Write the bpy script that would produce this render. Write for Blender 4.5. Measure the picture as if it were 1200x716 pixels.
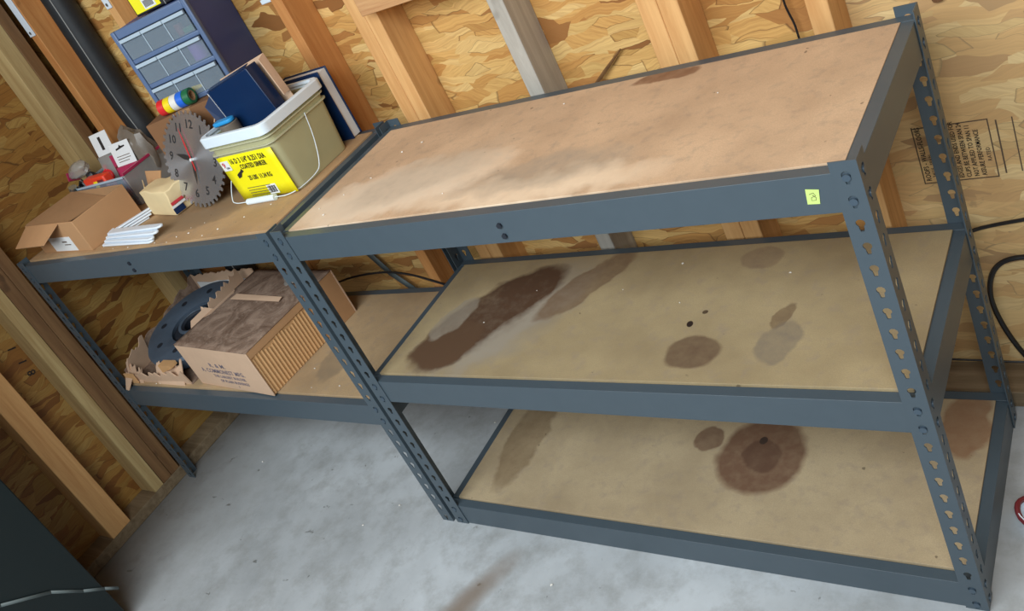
import bpy, bmesh, math, random
from mathutils import Matrix, Vector, Euler
R = math.radians
random.seed(7)
for o in list(bpy.data.objects):
    bpy.data.objects.remove(o)
scene = bpy.context.scene
col = scene.collection

# ------------------------------------------------------------------ camera, world, lights, exposure
cam_d = bpy.data.cameras.new('camera')
cam = bpy.data.objects.new('camera', cam_d); col.objects.link(cam)
cam_d.sensor_width = 36.0; cam_d.lens = 31.9659; cam_d.shift_x = 0.048645; cam_d.shift_y = -0.056223
cam_d.clip_start = 0.02
cam.matrix_world = Matrix([[0.760281, 0.067098, 0.64612, 1.544112], [0.484791, 0.603445, -0.633113, -1.03471], [-0.432378, 0.794577, 0.426259, 1.529611], [0.0, 0.0, 0.0, 1.0]])
scene.camera = cam

w = bpy.data.worlds.new('world'); scene.world = w; w.use_nodes = True
bg = w.node_tree.nodes['Background']
bg.inputs[0].default_value = (0.80, 0.90, 1.0, 1); bg.inputs[1].default_value = 0.05

def area(name, loc, target, sx, sy, power, colr):
    d = bpy.data.lights.new(name, 'AREA'); d.shape = 'RECTANGLE'; d.size = sx; d.size_y = sy
    d.energy = power; d.color = colr
    o = bpy.data.objects.new(name, d); col.objects.link(o)
    o.location = loc
    o.rotation_euler = (Vector(target) - Vector(loc)).to_track_quat('-Z', 'Y').to_euler()
    return o
area('doorway_daylight', (0.70, -1.80, 2.22), (0.45, 0.0, 0.2), 3.0, 1.2, 106, (0.90, 0.965, 1.0))
scene.view_settings.view_transform = 'Standard'; scene.view_settings.look = 'None'
scene.view_settings.gamma = 1.0; scene.view_settings.use_curve_mapping = False
scene.view_settings.exposure = 0.0

# ------------------------------------------------------------------ node helpers and materials
class NT:
    def __init__(s, name):
        s.m = bpy.data.materials.new(name); s.m.use_nodes = True
        s.t = s.m.node_tree; s.b = s.t.nodes['Principled BSDF']
    def n(s, kind, **kw):
        x = s.t.nodes.new(kind)
        for k, v in kw.items():
            if k.startswith('i_'): x.inputs[int(k[2:])].default_value = v
            else: setattr(x, k, v)
        return x
    def l(s, a, b): s.t.links.new(a, b)
    def val(s, x, i, v):
        if hasattr(v, 'type') and hasattr(v, 'links'): s.l(v, x.inputs[i])
        else: x.inputs[i].default_value = v
    def math(s, op, a, b=0.0, c=None, clamp=False):
        x = s.n('ShaderNodeMath', operation=op, use_clamp=clamp); s.val(x, 0, a); s.val(x, 1, b)
        if c is not None: s.val(x, 2, c)
        return x.outputs[0]
    def mix(s, f, a, b, mode='MIX'):
        x = s.n('ShaderNodeMix', data_type='RGBA', blend_type=mode)
        s.val(x, 0, f); s.val(x, 6, a); s.val(x, 7, b); return x.outputs[2]
    def coord(s, out='Object'): return s.n('ShaderNodeTexCoord').outputs[out]
    def vmap(s, v, loc=(0,0,0), rot=(0,0,0), sc=(1,1,1), typ='POINT'):
        x = s.n('ShaderNodeMapping', vector_type=typ); s.l(v, x.inputs[0])
        x.inputs[1].default_value = loc; x.inputs[2].default_value = rot; x.inputs[3].default_value = sc
        return x.outputs[0]
    def noise(s, v, scale, detail=4, rough=.6, dist=0.0):
        x = s.n('ShaderNodeTexNoise'); s.l(v, x.inputs['Vector'])
        x.inputs['Scale'].default_value = scale; x.inputs['Detail'].default_value = detail
        x.inputs['Roughness'].default_value = rough; x.inputs['Distortion'].default_value = dist
        return x.outputs[0]
    def ramp(s, f, stops):
        x = s.n('ShaderNodeValToRGB'); s.l(f, x.inputs[0]); e = x.color_ramp.elements
        while len(e) < len(stops): e.new(0.5)
        for k, (p, c) in enumerate(stops):
            e[k].position = p; e[k].color = (c, c, c, 1) if isinstance(c, (int, float)) else (*c[:3], 1)
        return x.outputs[0]
    def bump(s, h, strength=.3, dist=.002):
        x = s.n('ShaderNodeBump'); x.inputs['Strength'].default_value = strength; x.inputs['Distance'].default_value = dist
        s.l(h, x.inputs['Height']); s.l(x.outputs[0], s.b.inputs['Normal'])
    def out(s, base=None, rough=None, metal=None):
        if base is not None: s.val(s.b, 'Base Color', base) if hasattr(base, 'links') else s.b.inputs['Base Color'].__setattr__('default_value', (*base[:3], 1))
        if rough is not None: s.val(s.b, 'Roughness', rough)
        if metal is not None: s.val(s.b, 'Metallic', metal)
        return s.m

def lin(r, g, b):
    f = lambda c: (c/255/12.92) if c/255 <= .04045 else ((c/255+.055)/1.055)**2.4
    return (f(r), f(g), f(b))

def plain(name, rgb, rough=.5, metal=0.0, vary=.12, scale=40, alpha=None, trans=None, bump=0.0):
    t = NT(name); c = t.coord()
    f = t.noise(c, scale, 3)
    lo = tuple(x*(1-vary) for x in rgb); hi = tuple(min(1, x*(1+vary)) for x in rgb)
    t.out(t.mix(f, (*lo, 1), (*hi, 1)), rough, metal)
    if alpha is not None: t.b.inputs['Alpha'].default_value = alpha
    if trans is not None: t.b.inputs['Transmission Weight'].default_value = trans
    if bump: t.bump(f, bump)
    return t.m

def osb(name, horiz, seed, dim=1.0):
    t = NT(name); c = t.coord()
    sp = t.n('ShaderNodeSeparateXYZ'); t.l(c, sp.inputs[0])
    cb = t.n('ShaderNodeCombineXYZ'); t.l(sp.outputs[0 if horiz == 'x' else 1], cb.inputs[0]); t.l(sp.outputs[2], cb.inputs[1])
    v = cb.outputs[0]
    wob = t.n('ShaderNodeTexNoise'); t.l(v, wob.inputs[0]); wob.inputs['Scale'].default_value = 9; wob.inputs['Detail'].default_value = 3
    ws = t.n('ShaderNodeVectorMath', operation='SCALE'); t.l(wob.outputs[1], ws.inputs[0]); ws.inputs['Scale'].default_value = 0.05
    va = t.n('ShaderNodeVectorMath', operation='ADD'); t.l(v, va.inputs[0]); t.l(ws.outputs[0], va.inputs[1])
    v2 = va.outputs[0]
    stops = [(0, lin(134, 90, 48)), (.06, lin(172, 122, 70)), (.22, lin(196, 146, 84)), (.45, lin(212, 168, 104)), (.62, lin(222, 184, 120)), (.78, lin(230, 200, 142)), (.93, lin(204, 168, 104)), (1, lin(176, 124, 68))]
    color = None; height = None
    layers = [(0.10, 8, 30, 0.0), (-0.45, 9, 36, .50), (0.55, 10, 34, .55), (-0.12, 7, 26, .60), (1.15, 12, 44, .74), (-0.9, 13, 50, .80)]
    for k, (ang, sx, sy, thr) in enumerate(layers):
        m = t.vmap(v2, (seed*3.1+k*7.7, k*4.3+seed, 0), (0, 0, ang), (sx, sy, 1))
        vo = t.n('ShaderNodeTexVoronoi', voronoi_dimensions='2D'); t.l(m, vo.inputs['Vector']); vo.inputs['Scale'].default_value = 1.0; vo.inputs['Randomness'].default_value = 1.0
        sc = t.n('ShaderNodeSeparateColor'); t.l(vo.outputs['Color'], sc.inputs[0])
        fib = t.noise(t.vmap(m, (k*3, 0, 0), (0, 0, 0), (.5, 7, 1)), 1.0, 3, .7)
        tone = t.ramp(sc.outputs[0], stops)
        tone = t.mix(t.math('MULTIPLY', t.math('SUBTRACT', fib, .38, clamp=True), 1.5, clamp=True), tone, lin(150, 98, 50) + (1,))
        if color is None: color = tone; height = sc.outputs[2]
        else:
            ve = t.n('ShaderNodeTexVoronoi', voronoi_dimensions='2D', feature='DISTANCE_TO_EDGE'); t.l(m, ve.inputs['Vector']); ve.inputs['Scale'].default_value = 1.0
            mask = t.math('GREATER_THAN', sc.outputs[1], thr)
            edge = t.ramp(ve.outputs[0], [(.0, .8), (.05, 0)])
            dark = t.mix(t.math('MULTIPLY', edge, t.math('GREATER_THAN', sc.outputs[2], .72)), tone, lin(92, 58, 26) + (1,))
            color = t.mix(mask, color, dark)
            height = t.mix(mask, height, sc.outputs[2])
    dn = t.ramp(t.noise(v, 14, 4), [(.69, 0), (.74, 1)])
    color = t.mix(t.math('MULTIPLY', dn, .5), color, lin(96, 60, 28) + (1,))
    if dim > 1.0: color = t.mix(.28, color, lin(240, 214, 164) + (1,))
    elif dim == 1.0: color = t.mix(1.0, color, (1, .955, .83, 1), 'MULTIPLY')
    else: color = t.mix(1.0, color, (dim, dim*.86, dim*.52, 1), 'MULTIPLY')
    t.out(color, .6); t.bump(height, .35, .004)
    return t.m

def wood(name, rgb, dark, seed=0, axis=2, rough=.7):
    t = NT(name); c = t.coord('Object')
    sc = [26, 26, 26]; sc[axis] = 1.6
    oi = t.n('ShaderNodeObjectInfo')
    va = t.n('ShaderNodeVectorMath', operation='ADD'); t.l(c, va.inputs[0]); 
    mul = t.math('MULTIPLY', oi.outputs['Random'], 9.0); t.l(mul, va.inputs[1])
    g = t.noise(t.vmap(va.outputs[0], (seed, seed, seed), (0, 0, 0), sc), 1.6, 6, .65, .6)
    base = t.mix(t.ramp(g, [(.35, 0), (.66, 1)]), (*rgb, 1), (*dark, 1))
    kn = t.ramp(t.noise(t.vmap(va.outputs[0], (seed+3, 0, 0), (0, 0, 0), [x*.4 if i != axis else 6 for i, x in enumerate(sc)]), 1.2, 2), [(.70, 0), (.75, 1)])
    base = t.mix(t.math('MULTIPLY', kn, .7), base, (*[x*.45 for x in dark], 1))
    t.out(base, rough); t.bump(g, .15, .001); return t.m

def board_mat(name, base, spots=(), speck=.25):
    """hardboard; spots = (x, y, rx, ry, rgb, strength, ragged) stains left by what once stood there, or painted tone patches"""
    t = NT(name); c = t.coord()
    fine = t.noise(c, 420, 2, .7); blot = t.noise(c, 5.5, 5, .62); mid = t.noise(c, 40, 4, .6)
    b = t.mix(fine, (*[x*(1-speck) for x in base], 1), (*[min(1, x*(1+speck)) for x in base], 1))
    b = t.mix(t.ramp(blot, [(.35, 0), (.72, .7)]), b, (*[x*f for x, f in zip(base, (.62, .59, .58))], 1))
    b = t.mix(t.ramp(mid, [(.52, 0), (.78, .5)]), b, (*lin(146, 132, 118), 1))
    wob = t.n('ShaderNodeTexNoise'); t.l(c, wob.inputs[0]); wob.inputs['Scale'].default_value = 16; wob.inputs['Detail'].default_value = 5
    for (x, y, rx, ry, rgb, st, rag, ang) in spots:
        ws = t.n('ShaderNodeVectorMath', operation='SCALE'); t.l(wob.outputs[1], ws.inputs[0]); ws.inputs['Scale'].default_value = rag
        va = t.n('ShaderNodeVectorMath', operation='ADD'); t.l(c, va.inputs[0]); t.l(ws.outputs[0], va.inputs[1])
        m = t.vmap(va.outputs[0], (x+rag*.5, y+rag*.5, 0), (0, 0, ang), (rx, ry, 1e6), 'TEXTURE')
        sp = t.n('ShaderNodeSeparateXYZ'); t.l(m, sp.inputs[0])
        d = t.math('ADD', t.math('MULTIPLY', sp.outputs[0], sp.outputs[0]), t.math('MULTIPLY', sp.outputs[1], sp.outputs[1]))
        f = t.ramp(d, [(.72, 1), (1.0, 0)]) if rag < .065 else t.ramp(d, [(.25, 1), (1.0, 0)])
        f = t.math('MULTIPLY', f, t.math('MULTIPLY_ADD', t.math('ADD', blot, mid), .55, st-.55, clamp=True))
        b = t.mix(f, b, (*rgb, 1))
    sp_ = t.ramp(t.noise(c, 55, 2, .4), [(.76, 0), (.79, 1)])
    b = t.mix(t.math('MULTIPLY', sp_, .6), b, (*lin(70, 55, 40), 1))
    t.out(b, .72); t.bump(fine, .05, .0006); return t.m

def concrete(name):
    t = NT(name); c = t.coord()
    a = t.noise(c, 2.2, 6, .62); b = t.noise(c, 11, 6, .7); f = t.noise(c, 160, 3, .7); s = t.noise(c, 24, 4, .55, .4)
    k = t.mix(t.ramp(a, [(.3, 0), (.72, 1)]), (*lin(146, 152, 156), 1), (*lin(200, 208, 214), 1))
    k = t.mix(t.ramp(b, [(.46, 0), (.74, .7)]), k, (*lin(128, 130, 128), 1))
    k = t.mix(t.math('MULTIPLY', f, .22), k, (*lin(205, 205, 200), 1))
    k = t.mix(t.ramp(s, [(.69, 0), (.73, .7)]), k, (*lin(84, 84, 78), 1))
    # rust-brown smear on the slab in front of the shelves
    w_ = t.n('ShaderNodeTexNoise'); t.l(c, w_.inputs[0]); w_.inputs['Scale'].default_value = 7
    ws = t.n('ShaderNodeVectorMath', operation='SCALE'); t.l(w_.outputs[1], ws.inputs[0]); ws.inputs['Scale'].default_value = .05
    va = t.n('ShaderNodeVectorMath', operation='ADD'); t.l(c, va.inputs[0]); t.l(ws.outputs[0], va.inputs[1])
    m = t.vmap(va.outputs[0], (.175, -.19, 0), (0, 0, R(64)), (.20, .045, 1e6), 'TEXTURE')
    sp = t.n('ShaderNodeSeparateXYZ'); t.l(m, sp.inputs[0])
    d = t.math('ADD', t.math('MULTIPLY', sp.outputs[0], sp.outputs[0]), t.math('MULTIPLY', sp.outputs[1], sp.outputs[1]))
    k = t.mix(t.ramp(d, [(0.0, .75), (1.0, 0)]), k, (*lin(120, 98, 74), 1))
    # dirt along the left wall, widened to paint in the soft shade there
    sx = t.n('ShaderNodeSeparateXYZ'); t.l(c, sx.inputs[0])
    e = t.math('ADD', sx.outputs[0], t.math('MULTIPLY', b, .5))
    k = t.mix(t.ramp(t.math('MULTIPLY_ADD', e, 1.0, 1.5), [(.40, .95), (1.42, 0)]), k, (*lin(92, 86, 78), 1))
    t.out(k, t.math('MULTIPLY_ADD', b, .3, .42)); t.bump(b, .12, .003); return t.m

M = {}
M['osb_back'] = osb('osb_back', 'x', 1.0)
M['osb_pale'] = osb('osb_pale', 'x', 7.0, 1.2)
M['osb_left'] = osb('osb_left', 'y', 4.0, .52)  # darker, browner copy of the sheathing: the left wall's shade in its colour
M['stud'] = wood('stud_pine', lin(226, 178, 118), lin(202, 148, 90), 1)
M['stud_red'] = wood('stud_red_pine', lin(206, 148, 88), lin(182, 118, 62), 2)
M['stud_grey'] = wood('stud_weathered', lin(188, 184, 174), lin(160, 154, 144), 3)
M['stud_pale'] = wood('stud_pale', lin(192, 168, 118), lin(164, 136, 88), 4)
M['stud_shaded'] = wood('stud_shaded', lin(132, 98, 62), lin(104, 72, 42), 5)  # same wood as other studs, darkened for the shade they stand in
M['plate'] = wood('plate_wood', lin(140, 122, 96), lin(108, 90, 66), 6, axis=0)
M['block'] = wood('block_wood', lin(214, 170, 120), lin(176, 124, 80), 7, axis=0)
M['steel'] = plain('shelf_steel', lin(72, 85, 94), .38, 0.0, .07, 30)
M['steel_in'] = plain('shelf_steel_dusty', lin(62, 70, 76), .6, 0, .18, 24)
M['rivet'] = plain('rivet_steel', lin(76, 92, 106), .35, .3)
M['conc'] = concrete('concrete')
BR = lin(82, 58, 40); GR = lin(150, 140, 124)
M['board_top'] = board_mat('board_top', lin(208, 178, 146), [(.26, .13, .30, .12, lin(232, 214, 190), .95, .14, .25), (.62, .07, .30, .06, lin(230, 208, 180), .85, .12, .05), (.30, .17, .24, .10, lin(176, 160, 140), .55, .12, .4), (.62, .12, .22, .07, lin(160, 148, 132), .5, .12, .1), (.76, .415, .07, .025, lin(128, 92, 66), .8, .04, 0)])  # broad pale patches: dust that also paints in brighter light at the front
M['board_mid'] = board_mat('board_mid', lin(172, 154, 118), [
    (.29, .22, .26, .15, GR, .9, .10, R(52)), (.230, .222, .230, .112, BR, 1.0, .062, R(55)), (.165, .13, .10, .085, lin(92, 68, 48), .9, .062, R(40)), (.345, .20, .24, .045, lin(158, 148, 132), .9, .07, R(56)),
    (.445, .32, .15, .05, lin(118, 94, 70), .75, .05, R(58)), (.13, .22, .04, .09, GR, .7, .05, R(-20)),
    (.775, .105, .058, .048, lin(104, 82, 62), .8, .030, 0), (.915, .205, .020, .038, lin(116, 94, 68), .75, .05, R(-20)), (.93, .135, .04, .06, lin(120, 110, 98), .6, .04, -.2), (.83, .385, .045, .04, lin(132, 110, 88), .6, .03, 0),
    (.745, .185, .007, .010, lin(40, 26, 20), 1.0, .008, .3), (.765, .22, .006, .006, lin(70, 52, 36), .9, .008, 0)])
M['board_bottom'] = board_mat('board_bottom', lin(182, 164, 132), [
    (.742, .243, .102, .116, lin(112, 84, 64), .98, .030, 0), (.742, .243, .045, .05, lin(92, 66, 50), .85, .04, .3), (.735, .285, .009, .012, lin(58, 44, 36), 1.0, .01, 0), (.61, .278, .034, .038, lin(114, 88, 68), .85, .035, 0), (.12, .25, .06, .2, lin(128, 108, 80), .7, .06, 0), (1.12, .36, .05, .09, lin(138, 104, 76), .8, .05, 0)])
M['board_left'] = board_mat('board_left', lin(186, 152, 112), [(.70, .16, .22, .10, lin(140, 112, 80), .9, .07, .1), (.75, .12, .2, .05, lin(140, 116, 86), .7, .06, .1), (.9, .25, .12, .12, lin(150, 124, 92), .6, .06, 0)])  # broad brown patches, darker than the rest of the board
M['board_leftmid'] = board_mat('board_leftmid', lin(182, 156, 120), [(.90, .16, .05, .10, lin(140, 122, 98), .7, .05, .3)])
M['card'] = plain('cardboard', lin(186, 142, 100), .8, 0, .08, 18)
M['card_in'] = plain('cardboard_inside', lin(168, 130, 92), .85, 0, .1, 18)
M['card_old'] = plain('cardboard_old', lin(204, 172, 144), .85, 0, .12, 14)
def dusty_card():
    t = NT('cardboard_dusty'); c = t.coord()
    a = t.noise(c, 11, 5, .7, 1.2); b = t.noise(c, 60, 4, .7)
    k = t.mix(t.ramp(a, [(.36, 0), (.66, 1)]), (*lin(104, 80, 64), 1), (*lin(160, 136, 118), 1))
    k = t.mix(t.ramp(b, [(.55, 0), (.75, .6)]), k, (*lin(182, 162, 144), 1))
    t.out(k, .9); t.bump(a, .5, .006); return t.m
M['card_dusty'] = dusty_card()
M['card_rib'] = plain('cardboard_rib', lin(206, 162, 112), .8, 0, .1, 30)
M['card_brown'] = plain('cardboard_brown', lin(126, 88, 56), .85, 0, .12, 20)
M['cream'] = plain('cream_paper', lin(226, 204, 158), .8, 0, .07, 25, bump=.15)
M['white'] = plain('white_plastic', lin(222, 236, 246), .4, 0, .03)
M['white_metal'] = plain('white_enamel', lin(222, 232, 242), .3, 0, .03)
M['paper'] = plain('white_paper', lin(226, 228, 228), .7, 0, .04)
M['ink'] = plain('black_ink', lin(38, 32, 28), .8, 0, .1)
M['ink_faded'] = plain('faded_ink', lin(96, 78, 62), .85, 0, .15)
M['ink_blue'] = plain('blue_grey_ink', lin(108, 102, 116), .8, 0, .2)
M['ink_red'] = plain('red_ink', lin(196, 52, 60), .7)
M['yellow'] = plain('yellow_label', lin(246, 236, 20), .45, 0, .03)
M['bucket'] = plain('bucket_plastic', lin(188, 186, 146), .35, 0, .12, 9, alpha=.84)
M['bucket_rim'] = plain('bucket_rim_plastic', lin(190, 190, 158), .35, 0, .05, 20)
M['navy'] = plain('navy_card', lin(11, 40, 78), .35, 0, .12, 30)
M['cab'] = plain('blue_plastic', lin(92, 112, 146), .38, 0, .06)
M['cab_side'] = plain('blue_plastic_shaded', lin(52, 74, 140), .45, 0, .06)  # same plastic as the front frame, darkened: its shade is in the colour
M['clear'] = plain('clear_drawer', lin(160, 176, 190), .22, 0, .08, 20, alpha=.30)
M['clear_lip'] = plain('clear_lip', lin(186, 204, 218), .25, 0, .05, alpha=.85)
M['clear_bin'] = plain('clear_bin', lin(150, 168, 184), .2, 0, .12, 12, alpha=.46)
M['bag'] = plain('poly_bag', lin(172, 170, 166), .22, 0, .15, 30, alpha=.5)
M['bag_grey'] = plain('grey_poly_bag', lin(128, 118, 106), .3, 0, .25, 40, alpha=.8, bump=.3)
M['purple'] = plain('purple_plastic', lin(128, 84, 176), .4)
M['green'] = plain('green_plastic', lin(30, 104, 66), .4)
M['red'] = plain('red_plastic', lin(214, 40, 44), .4)
M['orange_red'] = plain('orange_red_plastic', lin(226, 66, 40), .4)
M['magenta'] = plain('magenta_plastic', lin(168, 48, 84), .4)
M['maroon'] = plain('maroon_plastic', lin(108, 34, 40), .5)
M['tape_yellow'] = plain('yellow_vinyl', lin(240, 214, 30), .35)
M['tape_white'] = plain('white_vinyl', lin(226, 224, 216), .35)
M['tape_blue'] = plain('blue_vinyl', lin(40, 106, 214), .35)
M['ltblue'] = plain('light_blue_plastic', lin(44, 150, 214), .35)
M['black'] = plain('black_plastic', lin(30, 30, 32), .4, 0, .2)
M['rubber'] = plain('black_foam', lin(30, 34, 38), .55, 0, .25, 60)
M['seam'] = plain('pale_seam', lin(150, 152, 150), .5)
M['iron'] = plain('dark_iron', lin(82, 96, 112), .5, .2, .3, 22, bump=.15)
M['iron_dark'] = plain('black_iron', lin(34, 40, 50), .6, .1, .25)
M['zinc'] = plain('zinc_metal', lin(190, 196, 196), .25, .9, .1)
M['bin_green'] = plain('dark_green_steel', lin(6, 22, 23), .45, 0, .15, 8)
M['cord_grey'] = plain('grey_strap', lin(92, 102, 102), .6)
M['twig'] = wood('dark_twig', lin(120, 84, 46), lin(90, 60, 30), 9)
M['crumb'] = plain('white_crumb', lin(236, 234, 226), .8)
M['note'] = plain('lime_sticker', lin(206, 232, 132), .6, 0, .04)
M['ceil'] = plain('ceiling_board', lin(150, 120, 84), .8)
def clock_steel():
    t = NT('brushed_blade'); c = t.coord()
    sp = t.n('ShaderNodeSeparateXYZ'); t.l(c, sp.inputs[0])
    tn = t.n('ShaderNodeTangent', direction_type='RADIAL', axis='Z'); t.l(tn.outputs[0], t.b.inputs['Tangent'])
    t.b.inputs['Anisotropic'].default_value = .85; t.b.inputs['Anisotropic Rotation'].default_value = .25
    t.out(lin(205, 210, 216), .24, .85); return t.m
M['blade'] = clock_steel()

# ------------------------------------------------------------------ mesh helpers
class MB:
    def __init__(s): s.bm = bmesh.new()
    def box(s, x0, x1, y0, y1, z0, z1, mat=None):
        vs = [s.bm.verts.new((x, y, z)) for x in (x0, x1) for y in (y0, y1) for z in (z0, z1)]
        for f in ((0,1,3,2),(4,6,7,5),(0,4,5,1),(2,3,7,6),(0,2,6,4),(1,5,7,3)):
            s.bm.faces.new([vs[i] for i in f])
        if mat is not None:
            for v in vs: v.co = mat @ v.co
        return s
    def cyl(s, a, b, r, n=16, r2=None, cap=True):
        a = Vector(a); b = Vector(b); d = (b-a).normalized()
        u = d.orthogonal().normalized(); v = d.cross(u); r2 = r if r2 is None else r2
        A = [s.bm.verts.new(a+(u*math.cos(t)+v*math.sin(t))*r) for t in [2*math.pi*k/n for k in range(n)]]
        B = [s.bm.verts.new(b+(u*math.cos(t)+v*math.sin(t))*r2) for t in [2*math.pi*k/n for k in range(n)]]
        for k in range(n): s.bm.faces.new([A[k], A[(k+1)%n], B[(k+1)%n], B[k]])
        if cap: s.bm.faces.new(A[::-1]); s.bm.faces.new(B)
        return s
    def tube(s, pts, r, n=8, closed=False):
        P = [Vector(p) for p in pts]; rings = []; u = None
        for k, p in enumerate(P):
            if closed: d = P[(k+1) % len(P)]-P[k-1]
            else: d = P[min(k+1, len(P)-1)]-P[max(k-1, 0)]
            d.normalize()
            u = d.orthogonal().normalized() if u is None else (u-d*u.dot(d)).normalized()
            v = d.cross(u); rr = r[k] if isinstance(r, (list, tuple)) else r
            rings.append([s.bm.verts.new(p+(u*math.cos(t)+v*math.sin(t))*rr) for t in [2*math.pi*j/n for j in range(n)]])
        m = len(rings)
        for k in range(m if closed else m-1):
            A = rings[k]; B = rings[(k+1) % m]
            for j in range(n): s.bm.faces.new([A[j], A[(j+1)%n], B[(j+1)%n], B[j]])
        if not closed: s.bm.faces.new(rings[0][::-1]); s.bm.faces.new(rings[-1])
        return s
    def prism(s, poly, z0, z1, mat=None):
        A = [s.bm.verts.new((x, y, z0)) for x, y in poly]; B = [s.bm.verts.new((x, y, z1)) for x, y in poly]
        s.bm.faces.new(A[::-1]); s.bm.faces.new(B); n = len(poly)
        for k in range(n): s.bm.faces.new([A[k], A[(k+1)%n], B[(k+1)%n], B[k]])
        if mat is not None:
            for v in A+B: v.co = mat @ v.co
        return s
    def extrude_x(s, prof, x0, x1, mat=None):      # prof in (y, z)
        A = [s.bm.verts.new((x0, y, z)) for y, z in prof]; B = [s.bm.verts.new((x1, y, z)) for y, z in prof]
        n = len(prof); s.bm.faces.new(A); s.bm.faces.new(B[::-1])
        for k in range(n): s.bm.faces.new([A[k], B[k], B[(k+1)%n], A[(k+1)%n]])
        if mat is not None:
            for v in A+B: v.co = mat @ v.co
        return s
    def lathe(s, prof, n=40, mat=None, close=True):       # prof (r, z) closed ring
        rings = []
        for k in range(n):
            t = 2*math.pi*k/n
            rings.append([s.bm.verts.new((r*math.cos(t), r*math.sin(t), z)) for r, z in prof])
        m = len(prof)
        for k in range(n):
            A = rings[k]; B = rings[(k+1)%n]
            for j in range(m if close else m-1): s.bm.faces.new([A[j], B[j], B[(j+1)%m], A[(j+1)%m]])
        if mat is not None:
            for r_ in rings:
                for v in r_: v.co = mat @ v.co
        return s
    def quad(s, *pts):
        s.bm.faces.new([s.bm.verts.new(p) for p in pts]); return s
    def mesh(s, name, smooth=35, flat=False):
        bmesh.ops.recalc_face_normals(s.bm, faces=s.bm.faces)
        me = bpy.data.meshes.new(name); s.bm.to_mesh(me); s.bm.free()
        if smooth:
            me.polygons.foreach_set('use_smooth', [True]*len(me.polygons)); me.set_sharp_from_angle(angle=R(smooth))
        return me

def put(name, me, mat, parent=None, bevel=0.0, label=None, mw=None):
    if isinstance(me, MB): me = me.mesh(name)
    o = bpy.data.objects.new(name, me); col.objects.link(o)
    if mat is not None and not me.materials: me.materials.append(mat)
    if parent is not None: o.parent = parent
    if mw is not None: o.matrix_local = mw
    if bevel:
        b = o.modifiers.new('bevel', 'BEVEL'); b.width = bevel; b.segments = 2; b.limit_method = 'ANGLE'; b.angle_limit = R(40)
    if label: o['label'] = label
    return o
def tag(o, label, cat, group=None):
    o['label'] = label; o['category'] = cat
    if group: o['group'] = group
    return o
def thing(name, label, cat, loc=(0,0,0), rz=0.0, group=None, mw=None):
    o = bpy.data.objects.new(name, None); col.objects.link(o); o.empty_display_size = .05
    if mw is not None: o.matrix_world = mw
    else: o.location = loc; o.rotation_euler = (0, 0, rz)
    return tag(o, label, cat, group)
def struct(o): o['kind'] = 'structure'; return o
def solid(o, t, off=-1):
    m = o.modifiers.new('solidify', 'SOLIDIFY'); m.thickness = t; m.offset = off; m.use_even_offset = True; return o
def frame(origin, right, up):
    r_ = Vector(right).normalized(); u = Vector(up); u = (u-r_*u.dot(r_)).normalized(); n = r_.cross(u)
    m = Matrix.Identity(4)
    for i in range(3): m[i][0] = r_[i]; m[i][1] = u[i]; m[i][2] = n[i]; m[i][3] = origin[i]
    return m
def text(name, body, size, mw, mat, parent, align='CENTER', depth=.0002, sx=1.0):
    cu = bpy.data.curves.new(name, 'FONT'); cu.body = body; cu.size = size; cu.align_x = align; cu.align_y = 'CENTER'
    cu.offset = size*.012; cu.space_character = 1.08; cu.extrude = depth; cu.resolution_u = 2
    tmp = bpy.data.objects.new(name+'_tmp', cu); col.objects.link(tmp)
    dg = bpy.context.evaluated_depsgraph_get(); me = bpy.data.meshes.new_from_object(tmp.evaluated_get(dg))
    bpy.data.objects.remove(tmp); me.name = name
    me.materials.clear(); me.materials.append(mat)
    o = bpy.data.objects.new(name, me); col.objects.link(o); o.parent = parent; o.matrix_local = mw @ Matrix.Diagonal((sx, 1, 1, 1))
    return o

# ------------------------------------------------------------------ the setting
YF, YB = .485, .575          # faces of the back-wall studs and of the sheathing behind them
XF, XB = -1.228, -1.318      # the same for the left wall
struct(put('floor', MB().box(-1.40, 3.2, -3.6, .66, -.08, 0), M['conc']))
wb = struct(put('wall_back', MB().box(XB, 1.030, YB, YB+.012, 0, 2.6), M['osb_back']))
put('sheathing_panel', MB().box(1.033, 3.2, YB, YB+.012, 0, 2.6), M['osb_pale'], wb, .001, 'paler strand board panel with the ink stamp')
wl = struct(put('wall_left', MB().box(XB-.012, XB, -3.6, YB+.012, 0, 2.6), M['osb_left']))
struct(put('ceiling', MB().box(-1.40, 3.2, -3.6, .66, 2.6, 2.64), M['ceil']))
def stud(x0, x1, y0, y1, mat, parent, z0=.04, z1=2.6, label=None):
    cx, cy = (x0+x1)/2, (y0+y1)/2
    o = put('stud', MB().box(x0-cx, x1-cx, y0-cy, y1-cy, z0, z1), M[mat], parent, .002, label, Matrix.Translation((cx, cy, 0)))
    return o
put('sole_plate', MB().box(XB+.002, 3.2, YF, YB, 0, .04), M['plate'], wb, .002)
put('sole_plate', MB().box(XB, XF, -3.6, YF-.001, 0, .04), M['plate'], wl, .002)
for x0, x1, m in ((-1.228, -1.190, 'stud_red'), (-.790, -.757, 'stud'), (-.180, -.145, 'stud_red'), (.035, .0725, 'stud'), (.073, .1105, 'stud'),
                  (.403, .441, 'stud_grey'), (.717, .757, 'stud'), (.7575, .797, 'stud'), (1.013, 1.050, 'stud'), (1.46, 1.50, 'stud'), (1.87, 1.91, 'stud'), (2.28, 2.32, 'stud'), (2.69, 2.73, 'stud')):
    stud(x0, x1, YF, YB, m, wb, label='weathered grey stud' if m == 'stud_grey' else None)
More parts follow.
